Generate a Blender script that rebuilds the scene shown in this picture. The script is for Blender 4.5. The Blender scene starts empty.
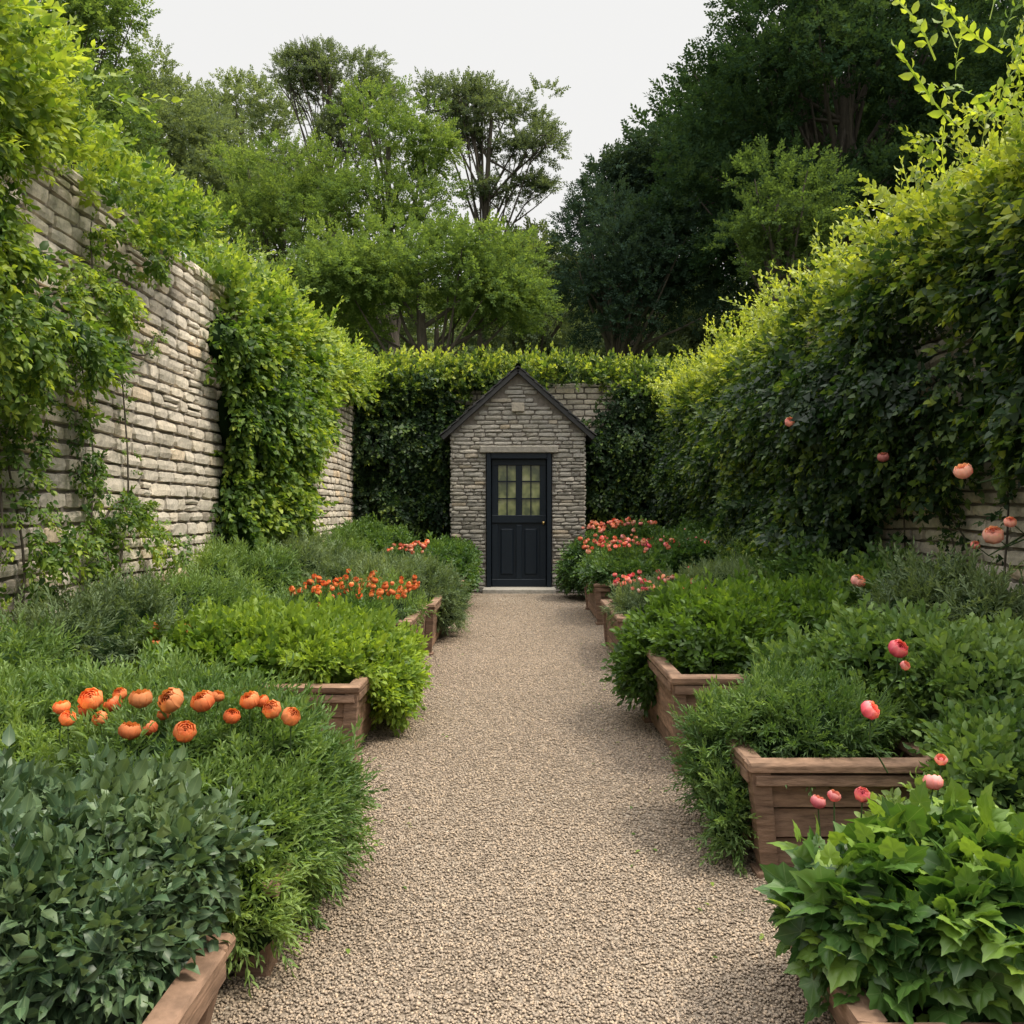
import bpy, math, numpy as np
from mathutils import Vector
R = np.random.default_rng(7)
sc = bpy.context.scene
F=853.0; CX=518.0; CY=512.0; CH=1.25
def W(px,py,D): return np.array([(px-CX)/F*D, D, CH-(py-CY)/F*D])

# ---------------------------------------------------------------- helpers
def empty(name, loc=(0,0,0)):
    e=bpy.data.objects.new(name,None); e.location=loc; sc.collection.objects.link(e); e.empty_display_size=.1
    return e
def obj_from(name, V, T, mat, attrs=None, smooth=True, parent=None):
    V=np.asarray(V,dtype=np.float32).reshape(-1,3); T=np.asarray(T,dtype=np.int32)
    me=bpy.data.meshes.new(name); k=T.shape[1]
    me.vertices.add(len(V)); me.vertices.foreach_set('co',V.ravel())
    me.loops.add(T.size); me.loops.foreach_set('vertex_index',T.ravel())
    me.polygons.add(len(T)); me.polygons.foreach_set('loop_start',np.arange(0,T.size,k,dtype=np.int32))
    me.polygons.foreach_set('use_smooth',np.full(len(T),smooth,dtype=bool))
    me.update(calc_edges=True)
    for n,a in (attrs or {}).items():
        at=me.attributes.new(n,'FLOAT','POINT'); at.data.foreach_set('value',np.asarray(a,dtype=np.float32))
    me.materials.append(mat)
    o=bpy.data.objects.new(name,me); sc.collection.objects.link(o)
    if parent: o.parent=parent
    return o
class Acc:
    def __init__(s): s.V=[];s.T=[];s.A=[];s.M=[];s.n=0
    def add(s,V,T,tint=None,mid=None):
        V=np.asarray(V,dtype=float); T=np.asarray(T,dtype=np.int64)
        s.V.append(V); s.T.append(T+s.n); s.n+=len(V)
        s.A.append(np.full(len(V),.5) if tint is None else np.broadcast_to(tint,(len(V),)))
        s.M.append(np.full(len(V),.5) if mid is None else np.broadcast_to(mid,(len(V),)))
    def build(s,name,mat,parent=None,smooth=True):
        if not s.V: return None
        return obj_from(name,np.concatenate(s.V),np.concatenate(s.T),mat,{'tint':np.concatenate(s.A),'mid':np.concatenate(s.M)},smooth,parent)
def norm(a): return a/np.maximum(np.linalg.norm(a,axis=-1,keepdims=True),1e-9)
_k=R.normal(size=(7,3)); _ph=R.uniform(0,6.28,7)
def noise(p,f=1.0):
    q=np.asarray(p)*f; s=0
    for i in range(7): s=s+np.sin(q@(_k[i]*(1+.35*i))+_ph[i])/(1+.25*i)
    return s/3.0
def inst(acc,tm,P,D,N,S,tint,tv=.0):
    D=norm(D); N=norm(N-D*(N*D).sum(1,keepdims=True)); X=np.cross(D,N)
    tv_,tf,tt,tmid=tm; k=len(tv_); n=len(P)
    S=np.broadcast_to(S,(n,))
    V=P[:,None,:]+S[:,None,None]*(tv_[None,:,0:1]*X[:,None,:]+tv_[None,:,1:2]*D[:,None,:]+tv_[None,:,2:3]*N[:,None,:])
    T=(tf[None]+(np.arange(n)*k)[:,None,None]).reshape(-1,3)
    ti=np.clip(np.broadcast_to(tint,(n,))[:,None]+tt[None],0,1).ravel()
    acc.add(V.reshape(-1,3),T,ti,np.tile(tmid,n))
def box(acc,c,s,jit=0,bev=0,rotz=0,tint=.5):
    s=np.array(s)/2
    if bev>0:
        b=min(bev,s.min()*.6); V=[];
        for ax in range(3):
            for sg in (-1,1):
                o=[a for a in range(3) if a!=ax]
                for a,bb in ((-1,-1),(1,-1),(1,1),(-1,1)):
                    v=[0,0,0]; v[ax]=sg*s[ax]; v[o[0]]=a*(s[o[0]]-b); v[o[1]]=bb*(s[o[1]]-b); V.append(v)
        V=np.array(V,dtype=float)
        import bmesh
        bm=bmesh.new(); [bm.verts.new(v) for v in V]; bm.verts.ensure_lookup_table()
        bmesh.ops.convex_hull(bm,input=bm.verts); bmesh.ops.triangulate(bm,faces=bm.faces)
        bm.verts.index_update(); V=np.array([v.co[:] for v in bm.verts]); T=np.array([[v.index for v in f.verts] for f in bm.faces]); bm.free()
    else:
        V=np.array([[x,y,z] for x in(-1,1) for y in(-1,1) for z in(-1,1)],float)*s
        T=np.array([[0,1,3],[0,3,2],[4,6,7],[4,7,5],[0,4,5],[0,5,1],[2,3,7],[2,7,6],[0,2,6],[0,6,4],[1,5,7],[1,7,3]])
    if jit: V=V+R.normal(size=V.shape)*jit
    if rotz:
        c_,s_=math.cos(rotz),math.sin(rotz); V=V@np.array([[c_,s_,0],[-s_,c_,0],[0,0,1]])
    acc.add(V+np.array(c),T,tint)
def tube(acc,pts,rad,sides=6,tint=.5):
    pts=np.asarray(pts,float); n=len(pts); rad=np.broadcast_to(rad,(n,))
    d=norm(np.gradient(pts,axis=0)); ref=np.array([0.31,.95,.1]) if abs(d[0,2])>.7 else np.array([0,0,1.])
    a=norm(np.cross(d,ref)); b=np.cross(d,a); th=np.arange(sides)*2*math.pi/sides
    V=pts[:,None]+rad[:,None,None]*(np.cos(th)[None,:,None]*a[:,None]+np.sin(th)[None,:,None]*b[:,None])
    T=[]
    for i in range(n-1):
        for j in range(sides):
            p=i*sides+j;q=i*sides+(j+1)%sides; T+= [[p,q,q+sides],[p,q+sides,p+sides]]
    acc.add(V.reshape(-1,3),T,tint)

# ---------------------------------------------------------------- materials
def newmat(name):
    m=bpy.data.materials.new(name); m.use_nodes=True; nt=m.node_tree; nt.nodes.clear()
    return m,nt,nt.nodes.new,nt.links.new
def ramp(nt,src,stops):
    r=nt.nodes.new('ShaderNodeValToRGB'); e=r.color_ramp.elements
    while len(e)<len(stops): e.new(.5)
    for i,(p,c) in enumerate(stops): e[i].position=p; e[i].color=(*c,1)
    nt.links.new(src,r.inputs[0]); return r.outputs[0]
def mixc(nt,f,a,b,mode='MIX'):
    n=nt.nodes.new('ShaderNodeMix'); n.data_type='RGBA'; n.blend_type=mode
    for s,v in ((0,f),(6,a),(7,b)):
        if hasattr(v,'is_output'): nt.links.new(v,n.inputs[s])
        else: n.inputs[s].default_value=v if s==0 else (*v,1)
    return n.outputs[2]
def leafmat(name,stops,transl=.35,rough=.5,rib=0.0,spec=.35,trc=1.6,matte=False):
    m,nt,N,L=newmat(name)
    a=N('ShaderNodeAttribute'); a.attribute_name='tint'
    col=ramp(nt,a.outputs['Fac'],stops)
    if not matte:
        tc=N('ShaderNodeTexCoord'); nz=N('ShaderNodeTexNoise'); nz.inputs['Scale'].default_value=2.2; nz.inputs['Detail'].default_value=1
        L(tc.outputs['Object'],nz.inputs['Vector'])
        f=ramp(nt,nz.outputs['Fac'],[(.3,(.75,.78,.75)),(.7,(1.38,1.25,1.08))])
        col=mixc(nt,1.0,col,f,'MULTIPLY')
    if rib>0:
        b=N('ShaderNodeAttribute'); b.attribute_name='mid'
        rr=ramp(nt,b.outputs['Fac'],[(0.0,(rib,rib,rib)),(.14,(0,0,0))])
        col=mixc(nt,rr,col,(.20,.27,.12))
    if matte:
        p=N('ShaderNodeBsdfDiffuse'); L(col,p.inputs['Color'])
    else:
        p=N('ShaderNodeBsdfPrincipled'); L(col,p.inputs['Base Color']); p.inputs['Roughness'].default_value=rough
        p.inputs['Specular IOR Level'].default_value=spec
    t=N('ShaderNodeBsdfTranslucent'); tcx=mixc(nt,1.0,col,(trc*1.15,trc*1.1,trc*.45),'MULTIPLY'); L(tcx,t.inputs['Color'])
    mx=N('ShaderNodeMixShader'); mx.inputs[0].default_value=transl; L(p.outputs[0],mx.inputs[1]); L(t.outputs[0],mx.inputs[2])
    o=N('ShaderNodeOutputMaterial'); L(mx.outputs[0],o.inputs[0]); return m
def solid(name,col,rough=.8,metal=0,noise_s=0,var=.3,bump=0,attr=False,stretch=None,spec=.5):
    m,nt,N,L=newmat(name); p=N('ShaderNodeBsdfPrincipled'); p.inputs['Roughness'].default_value=rough; p.inputs['Metallic'].default_value=metal
    p.inputs['Specular IOR Level'].default_value=spec
    o=N('ShaderNodeOutputMaterial'); L(p.outputs[0],o.inputs[0]); p.inputs['Base Color'].default_value=(*col,1)
    if noise_s:
        tc=N('ShaderNodeTexCoord'); vec=tc.outputs['Object']
        if stretch:
            mp=N('ShaderNodeMapping'); mp.inputs['Scale'].default_value=stretch; L(vec,mp.inputs[0]); vec=mp.outputs[0]
        nz=N('ShaderNodeTexNoise'); nz.inputs['Scale'].default_value=noise_s; nz.inputs['Detail'].default_value=6; nz.inputs['Roughness'].default_value=.65; L(vec,nz.inputs['Vector'])
        c=ramp(nt,nz.outputs['Fac'],[(.25,tuple(x*(1-var) for x in col)),(.5,col),(.75,tuple(x*(1+var) for x in col))])
        if attr:
            a=N('ShaderNodeAttribute'); a.attribute_name='tint'
            c=mixc(nt,1.0,c,ramp(nt,a.outputs['Fac'],[(0,(.5,.48,.46)),(.5,(1,1,1)),(1,(1.5,1.42,1.3))]),'MULTIPLY')
        L(c,p.inputs['Base Color'])
        if bump:
            b=N('ShaderNodeBump'); b.inputs['Strength'].default_value=bump; b.inputs['Distance'].default_value=.01; L(nz.outputs['Fac'],b.inputs['Height']); L(b.outputs[0],p.inputs['Normal'])
    return m

def stonemat(name,base,moss=.35,gsc=26):
    m,nt,N,L=newmat(name)
    a=N('ShaderNodeAttribute'); a.attribute_name='tint'
    b0=np.array(base)
    col=ramp(nt,a.outputs['Fac'],[(0,tuple(b0*[.58,.56,.55])),(.3,tuple(b0*[.85,.84,.82])),(.6,tuple(b0)),(.85,tuple(b0*[1.14,1.12,1.08])),(1,tuple(b0*[1.15,1.02,.86]))])
    tc=N('ShaderNodeTexCoord')
    n1=N('ShaderNodeTexNoise'); n1.inputs['Scale'].default_value=gsc; n1.inputs['Detail'].default_value=7; n1.inputs['Roughness'].default_value=.7; L(tc.outputs['Object'],n1.inputs['Vector'])
    n2=N('ShaderNodeTexNoise'); n2.inputs['Scale'].default_value=.9; n2.inputs['Detail'].default_value=4; L(tc.outputs['Object'],n2.inputs['Vector'])
    n3=N('ShaderNodeTexNoise'); n3.inputs['Scale'].default_value=7; n3.inputs['Detail'].default_value=4; L(tc.outputs['Object'],n3.inputs['Vector'])
    col=mixc(nt,1.0,col,ramp(nt,n1.outputs['Fac'],[(.3,(.66,.66,.66)),(.5,(1,1,1)),(.72,(1.25,1.23,1.2))]),'MULTIPLY')
    col=mixc(nt,1.0,col,ramp(nt,n2.outputs['Fac'],[(.35,(.75,.75,.73)),(.65,(1.12,1.1,1.06))]),'MULTIPLY')
    mk=ramp(nt,n3.outputs['Fac'],[(.52,(0,0,0)),(.7,(moss,moss,moss))])
    col=mixc(nt,mk,col,(.13,.125,.08))
    p=N('ShaderNodeBsdfPrincipled'); p.inputs['Roughness'].default_value=.9; p.inputs['Specular IOR Level'].default_value=.2; L(col,p.inputs['Base Color'])
    b=N('ShaderNodeBump'); b.inputs['Strength'].default_value=.7; b.inputs['Distance'].default_value=.010; L(n1.outputs['Fac'],b.inputs['Height']); L(b.outputs[0],p.inputs['Normal'])
    o=N('ShaderNodeOutputMaterial'); L(p.outputs[0],o.inputs[0]); return m

M_stone=stonemat('limestone',(.62,.565,.50),.25)
M_stone2=stonemat('shed_stone',(.30,.285,.265),.2)
M_mortar=solid('dark_mortar',(.16,.14,.12),.95,noise_s=20,var=.4)
M_wood=solid('weathered_wood',(.205,.13,.09),.8,noise_s=9,var=.6,bump=.6,attr=True,stretch=(1,1,5),spec=.25)
M_soil=solid('soil',(.035,.026,.018),.95,noise_s=30,var=.5,bump=.6)
M_bark=solid('bark',(.075,.062,.048),.9,noise_s=12,var=.5,bump=.7,stretch=(2,2,.5))
M_stem=solid('green_stem',(.04,.08,.02),.7,noise_s=12,var=.3)
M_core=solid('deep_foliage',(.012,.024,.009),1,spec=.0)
M_coref=solid('deep_foliage_far',(.03,.055,.02),1,spec=.0)  # lighter than the near interior: distance haze put into the colour
M_door=solid('navy_paint',(.003,.008,.015),.5,noise_s=30,var=.3,spec=.3)
M_slate=solid('slate',(.035,.035,.038),.65,noise_s=14,var=.4,bump=.4,attr=True)
M_peb=solid('pebble',(.325,.26,.20),.85,noise_s=120,var=.25,attr=True)
M_brass=solid('brass',(.5,.35,.15),.35,1)

g_ivy=leafmat('ivy_leaf',[(0,(.016,.040,.012)),(.45,(.046,.105,.022)),(.75,(.13,.22,.04)),(1,(.29,.38,.07))],.4)
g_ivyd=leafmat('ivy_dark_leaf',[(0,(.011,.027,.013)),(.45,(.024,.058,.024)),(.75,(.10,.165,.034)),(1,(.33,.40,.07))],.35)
g_sage=leafmat('sage_leaf',[(0,(.022,.05,.030)),(.5,(.052,.105,.056)),(1,(.14,.21,.11))],.2,.45,.35,.45)
g_fine=leafmat('fine_leaf',[(0,(.025,.06,.022)),(.5,(.072,.145,.042)),(1,(.18,.28,.09))],.35,.5,.2)
g_bright=leafmat('bright_leaf',[(0,(.03,.07,.012)),(.5,(.090,.175,.030)),(1,(.24,.35,.055))],.4,.5,.2)
g_lobed=leafmat('lobed_leaf',[(0,(.025,.07,.02)),(.5,(.065,.145,.033)),(1,(.24,.37,.06))],.3,.42,.5,.45)
g_lush=leafmat('lush_leaf',[(0,(.016,.044,.015)),(.5,(.044,.104,.030)),(1,(.12,.21,.05))],.3,.45,.2)
g_grey=leafmat('grey_leaf',[(0,(.038,.065,.04)),(.5,(.088,.14,.07)),(1,(.18,.25,.13))],.3,.6)
t_far=leafmat('far_tree_leaf_hazed',[(0,(.095,.128,.080)),(.5,(.135,.178,.100)),(1,(.19,.24,.13))],.4,trc=1.5,matte=True)  # pale, low-contrast leaf colours: aerial haze painted in
t_mid=leafmat('mid_tree_leaf_hazed',[(0,(.065,.104,.040)),(.5,(.105,.166,.054)),(1,(.185,.25,.075))],.4,trc=1.6,matte=True)  # lightened for haze, which is mixed into the leaf colour
t_dark=leafmat('dark_tree_leaf_hazed',[(0,(.020,.042,.024)),(.5,(.032,.063,.031)),(1,(.060,.098,.042))],.3,trc=1.3,matte=True)  # lifted toward blue-green: haze painted into the leaf colour
t_blue=leafmat('conifer_leaf',[(0,(.027,.050,.036)),(.5,(.040,.070,.048)),(1,(.060,.094,.062))],.25,trc=1.2,matte=True)
def petal(name,stops): return leafmat(name,stops,.25,.55,0,.3,1.1)
f_orange=petal('orange_petal',[(0,(.42,.06,.025)),(.5,(.68,.16,.06)),(1,(.82,.32,.14))])
f_pink=petal('pink_petal',[(0,(.45,.03,.09)),(.5,(.68,.12,.19)),(1,(.85,.42,.44))])
f_peach=petal('peach_petal',[(0,(.6,.17,.19)),(.5,(.80,.36,.36)),(1,(.9,.60,.56))])
f_coral=petal('coral_petal',[(0,(.40,.03,.04)),(.5,(.62,.15,.10)),(1,(.8,.45,.38))])

# ---------------------------------------------------------------- leaf templates
def leaf(kind):
    if kind=='dia':
        v=np.array([[0,0,0],[-.32,.42,.06],[0,1,-.08],[.32,.42,.06]]); t=[[0,1,2],[0,2,3]]; m=[0,1,0,1]
    elif kind=='oval' or kind=='long':
        w=1 if kind=='oval' else .5
        v=np.array([[0,0,0],[-.27*w,.28,.08],[0,.28,-.01],[.27*w,.28,.08],[-.24*w,.65,.03],[0,.65,-.07],[.24*w,.65,.03],[0,1,-.24]])
        t=[[0,1,2],[0,2,3],[1,4,5],[1,5,2],[2,5,6],[2,6,3],[4,7,5],[5,7,6]]; m=[0,1,0,1,1,0,1,0]
    elif kind=='ivy':
        v=np.array([[0,.05,0],[-.42,.02,.03],[-.30,.40,.05],[-.30,.55,0],[0,1,-.12],[.30,.55,0],[.30,.40,.05],[.42,.02,.03]])
        t=[[0,1,2],[0,2,4],[0,4,6],[0,6,7],[2,3,4],[6,4,5]]; m=[0,1,1,1,0,1,1,1]
    elif kind=='lobed':
        ang=np.radians([-160,-138,-118,-100,-82,-62,-44,-28,-12,0,12,28,44,62,82,100,118,138,160]); r=np.array([.34,.44,.40,.50,.44,.52,.42,.52,.56,.74,.56,.52,.42,.52,.44,.50,.40,.44,.34])
        x=np.sin(ang)*r*.9; y=.36+np.cos(ang)*r; z=-.30*(x**2+(y-.3)**2)+.12*np.abs(x)
        xi=x*.5; yi=.36+(y-.36)*.5; zi=-.10*(xi**2+(yi-.3)**2)+.10*np.abs(xi)-.03*np.cos(ang*6)
        n=len(ang); v=np.concatenate([[[0,.34,-.02]],np.stack([xi,yi,zi],1),np.stack([x,y,z],1)])
        t=[[0,i,i+1] for i in range(1,n)]
        for i in range(1,n): t+=[[i,n+i,n+1+i],[i,n+1+i,i+1]]
        mi=[0 if i in (2,5,9,13,16) else 1 for i in range(n)]; m=[0]+mi+mi
    return v.astype(float),np.array(t),np.array(m,float)
def sprig(kind,n,L,ls,spread=1.0,curve=.3,stem=True,up=.6,seed=0,tipbright=.25):
    r=np.random.default_rng(seed); lv,lt,lm=leaf(kind); Vs=[];Ts=[];A=[];Mi=[];k=0
    def sp(t): return np.array([.06*L*math.sin(3*t+seed),L*t,-curve*L*t*t])
    for i in range(n):
        t=.12+.88*(i+.5)/n; p=sp(t); ang=i*2.4+r.normal()*.3
        dirs=np.array([math.cos(ang)*spread,.5+.9*t*(1 if i<n-1 else 3),math.sin(ang)*spread*.7]); dirs+=r.normal(size=3)*.15
        d=norm(dirs); nn=np.array([0,.15,up])+.35*np.array([math.cos(ang),0,math.sin(ang)])+r.normal(size=3)*.25
        nn=norm(nn-d*np.dot(nn,d)); x=np.cross(d,nn); s=ls*(1.15-.45*t)*r.uniform(.75,1.2)
        p0=p+d*ls*.12
        Vs.append(p0+s*(lv[:,0:1]*x+lv[:,1:2]*d+lv[:,2:3]*nn)); Ts.append(lt+k); k+=len(lv)
        A.append(np.full(len(lv),r.normal()*.10+tipbright*(t-.5))); Mi.append(lm)
    if stem:
        for i in range(3):
            a=sp(i/3);b=sp((i+1)/3); w=.012*L
            Vs.append(np.array([a+[-w,0,0],a+[w,0,0],b+[w*.8,0,0],b+[-w*.8,0,0]])); Ts.append(np.array([[0,1,2],[0,2,3]])+k);k+=4
            A.append(np.full(4,-.1)); Mi.append(np.full(4,1.))
    return np.concatenate(Vs),np.concatenate(Ts),np.concatenate(A),np.concatenate(Mi)
def variants(n,*a,**k): return [sprig(*a,seed=100+i,**k) for i in range(n)]
def scatter(acc,tms,P,D,N,S,tint):
    S=np.broadcast_to(S,(len(P),)); tint=np.broadcast_to(tint,(len(P),)); idx=R.integers(0,len(tms),len(P))
    for i,t in enumerate(tms):
        k=idx==i
        if k.any(): inst(acc,t,P[k],D[k],N[k],S[k],tint[k])

S_sage=variants(5,'oval',10,.13,.046,spread=1.2,curve=.25)
S_fine=variants(4,'long',16,.14,.034,spread=1.0,curve=.3)
S_bright=variants(4,'oval',12,.13,.044,spread=1.1,curve=.2)
S_lobed=variants(5,'lobed',4,.12,.095,spread=1.3,curve=.3,up=1.3,tipbright=.55)
S_lush=variants(4,'oval',11,.13,.042,spread=1.1,curve=.3)
S_lace=variants(4,'long',18,.15,.030,spread=.9,curve=.15)
S_ivy=variants(5,'ivy',9,.22,.062,spread=1.0,curve=.1,stem=False)
S_shoot=variants(5,'oval',14,.42,.065,spread=1.1,curve=.35,tipbright=.3)
S_twig=variants(5,'dia',18,.42,.125,spread=1.5,curve=.1,stem=False,tipbright=.15)
S_twigs=variants(5,'dia',18,.34,.09,spread=1.5,curve=.1,stem=False,tipbright=.15)

# ---------------------------------------------------------------- solid shapes
def ico(acc,c,r,sub=3,amp=.12,f=3,zmin=None):
    import bmesh
    bm=bmesh.new(); bmesh.ops.create_icosphere(bm,subdivisions=sub,radius=1); V=np.array([v.co[:] for v in bm.verts]); T=np.array([[v.index for v in f_.verts] for f_ in bm.faces]); bm.free()
    P=V*np.array(r)*(1+amp*noise(V*1.0+np.array(c),f))[:,None]+np.array(c)
    if zmin is not None: P[:,2]=np.maximum(P[:,2],zmin)
    acc.add(P,T,.2)

def mound(name,blobs,tms,mat,dens,scale=1.0,tint=.5,flowers=None,droop=.3,zmin=.02,lift=.5,core=.74,amp=.2,tall=.08,inset=.07,nup=1.0,lumps=4):
    e=empty(name,(blobs[0][0],blobs[0][1],0)); off=np.array([blobs[0][0],blobs[0][1],0]); B=[tuple(b) for b in blobs]
    for b in list(B):                       # break the outline up with smaller tufts
        if min(b[3],b[4])<.2: continue
        for _ in range(lumps):
            a=R.uniform(0,6.28); q=R.uniform(.3,.8); f=R.uniform(.34,.52)
            B.append((b[0]+math.cos(a)*q*b[3],b[1]+math.sin(a)*q*b[4],b[2]+b[5]*(math.sqrt(1-q*q)-f*.65),b[3]*f,b[4]*f,b[5]*f*R.uniform(.9,1.35)))
    B=np.array(B,float)
    ac=Acc()
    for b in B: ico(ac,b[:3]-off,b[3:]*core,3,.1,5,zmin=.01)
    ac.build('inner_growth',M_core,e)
    al=Acc(); bt=R.normal(size=len(B))*.09
    for i,b in enumerate(B):
        a=(b[3]*b[4]+b[3]*b[5]+b[4]*b[5])/3*4*math.pi; n=int(a*dens)
        u=norm(R.normal(size=(n,3))); u=u[u[:,2]>-.65]
        rr=1+amp*noise(u*np.array(b[3:])+b[:3],6)+.5*amp*noise(u*np.array(b[3:])+b[:3],17)+R.normal(size=len(u))*.06-.06
        P=b[:3]+u*b[3:]*rr[:,None]
        k=P[:,2]>zmin
        for j,c in enumerate(B):
            if j!=i: k&=(((P-c[:3])/c[3:])**2).sum(1)>.62
        P=P[k];u=u[k]; nn=norm(u/np.array(b[3:]))
        tl=(R.random(len(P))<tall)&(nn[:,2]>.2)
        D=nn*.75+np.array([0,0,lift])*np.clip(nn[:,2:3]+.5,0,1)-np.array([0,0,droop])*np.clip(.6-nn[:,2:3],0,1)+R.normal(size=nn.shape)*.48
        D[tl]=D[tl]*.5+np.array([0,0,.9])
        N=nn*.4+np.array([0,0,nup])+R.normal(size=nn.shape)*.35
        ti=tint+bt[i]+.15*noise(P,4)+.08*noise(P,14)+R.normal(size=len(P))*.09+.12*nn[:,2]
        S=scale*R.uniform(.65,1.25,len(P)); S[tl]*=1.3
        P=P-off-norm(D)*inset*scale; P[:,2]=np.maximum(P[:,2],.01)
        scatter(al,tms,P,D,N,S,ti)
    al.build('foliage',mat,e)
    if flowers:
        fl=list(flowers) if not isinstance(flowers[0],bpy.types.Material) else [flowers]
        for fm,lst in fl:
            af=Acc(); ast=Acc()
            for (pos,r) in lst:
                pos=np.array(pos,float)-off; rose(af,pos,r); 
                tube(ast,[pos+[R.normal()*.03,R.normal()*.03+.03,-.2],pos+[R.normal()*.01,.01,-.1],pos-[0,0,r*.7]],[.0025,.0025,.0018],4)
            af.build('flowers',fm,e); ast.build('flower_stems',M_stem,e)
    return e
def petal_layers(nl,detail):
    Vs=[];Ts=[];A=[];k=0
    for l in range(nl):
        f=l/(max(nl-1,1)); rad=.35+.65*f; npet=4+l; 
        for j in range(npet):
            a0=j*2*math.pi/npet+l*.7; wd=2*math.pi/npet*.72
            G=[]
            for iv in range(4):
                ph=-1.1+iv/3*(2.4-.42*f)
                for iu in range(4):
                    uu=(iu/3-.5)*2; aa=a0+uu*wd*(.55+.45*math.sin(iv/3*math.pi*.8+.4))
                    rr=rad*(1+.14*(iv==3)*(f)+.06*math.sin(5*uu+j))
                    z=math.sin(ph)*rad*.85-.02*abs(uu)*iv; c=math.cos(ph)*rr
                    G.append([c*math.cos(aa),c*math.sin(aa),z-.10*(uu*uu)*(iv==3)])
            Vs.append(np.array(G)); 
            for iv in range(3):
                for iu in range(3):
                    p=k+iv*4+iu; Ts+=[[p,p+1,p+5],[p,p+5,p+4]]
            k+=16; A.append(np.repeat([-.3,-.1,.05,.3],4)+ (.1-.25*(1-f)))
    return np.concatenate(Vs),np.array(Ts),np.concatenate(A),np.ones(k)
T_rose=petal_layers(5,1); T_small=petal_layers(2,1)
def rose(acc,p,r,small=False):
    d=norm(np.array([[R.normal()*.45,R.normal()*.4-.7,1.]])); a=np.array([[1.,.2,0]])
    tm=T_small if small or r<.02 else T_rose
    inst(acc,tm,np.array([p],float),a-d*(a*d).sum(),d,r,.5+R.normal()*.22)

def tree(name,blobs,mat,base=None,trunk_r=.25,dens=9,tms=S_twig,clump=.32,core=.0,nbr=14,tint=.5,coremat=None,scale=1.0,open_=False,limbr=.07,nclf=1.0,flat=.75):
    B=np.array(blobs,float); c0=B[0]
    bx,by=(c0[0],c0[1]) if base is None else base
    off=np.array([bx,by,0.]); e=empty(name,tuple(off)); at=Acc(); al=Acc(); ac=Acc()
    top=np.array([c0[0],c0[1],c0[2]+c0[5]*(.25 if not open_ else .1)])-off; tz=np.linspace(0,1,11)
    path=np.stack([top[0]*tz**1.3+.12*np.sin(tz*5),top[1]*tz,top[2]*tz],1); tube(at,path,trunk_r*(1.25-.95*tz),8)
    for bi,b in enumerate(B):
        ncl=int((30 if not open_ else 24)*nclf); u=norm(R.normal(size=(ncl*2,3))); u=u[u[:,2]>(-.55 if not open_ else -.2)][:ncl]
        rr=(R.uniform(.30,.98,len(u))**.7 if not open_ else R.uniform(.5,1.05,len(u)))
        C=b[:3]+u*b[3:]*rr[:,None]; cr=clump*np.mean(b[3:])*R.uniform(.6,1.3,len(C))
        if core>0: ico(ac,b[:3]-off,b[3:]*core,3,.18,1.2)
        for ci in range(len(C)):
            m=int(dens*cr[ci]**2*4*math.pi); m=max(m,12)
            v=norm(R.normal(size=(m,3))); v=v[(v[:,2]>-.6)]
            P=C[ci]+v*cr[ci]*np.array([1.1,1.1,flat if not open_ else .5])*(R.uniform(.5,1.1,len(v))+.2*noise(v*2+C[ci],2))[:,None]
            D=v*.8+u[ci]*.4+np.array([0,0,.15])+R.normal(size=v.shape)*.4
            N=v*.6+u[ci]*.4+np.array([0,0,.8])+R.normal(size=v.shape)*.35
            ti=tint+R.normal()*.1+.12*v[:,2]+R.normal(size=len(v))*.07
            scatter(al,tms,P-off,D,N,scale*R.uniform(.7,1.25,len(P)),ti)
        for ci in range(min(nbr,len(C))):
            t0=R.uniform(.45,.95) if not open_ else R.uniform(.62,.97); j=int(t0*10); s=path[j]; g=C[ci]-off; mdl=(s+g)/2+np.array([0,0,(-.08 if not open_ else .06)*np.linalg.norm(g-s)])+R.normal(size=3)*.15
            q=np.linspace(0,1,6)[:,None]; pts=(1-q)**2*s+2*q*(1-q)*mdl+q*q*g
            tube(at,pts,np.linspace(limbr,.012,6)*max(1,trunk_r*2.5),5)
            if open_:
                for _ in range(3):
                    j2=R.integers(3,6); g2=g+R.normal(size=3)*cr[ci]*[.8,.8,.35]; tube(at,[pts[j2],(pts[j2]+g2)/2+R.normal(size=3)*.05,g2],[.03,.02,.01],4)
    at.build('trunk_and_limbs',M_bark,e); al.build('crown_leaves',mat,e); 
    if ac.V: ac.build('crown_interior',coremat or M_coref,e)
    return e
def blobpx(px,py,rx,ry,D,rd=None):
    c=W(px,py,D); a=rx/F*D; b=ry/F*D; return (*c,a,rd or min(a,b)*1.0+.0,b)

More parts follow.
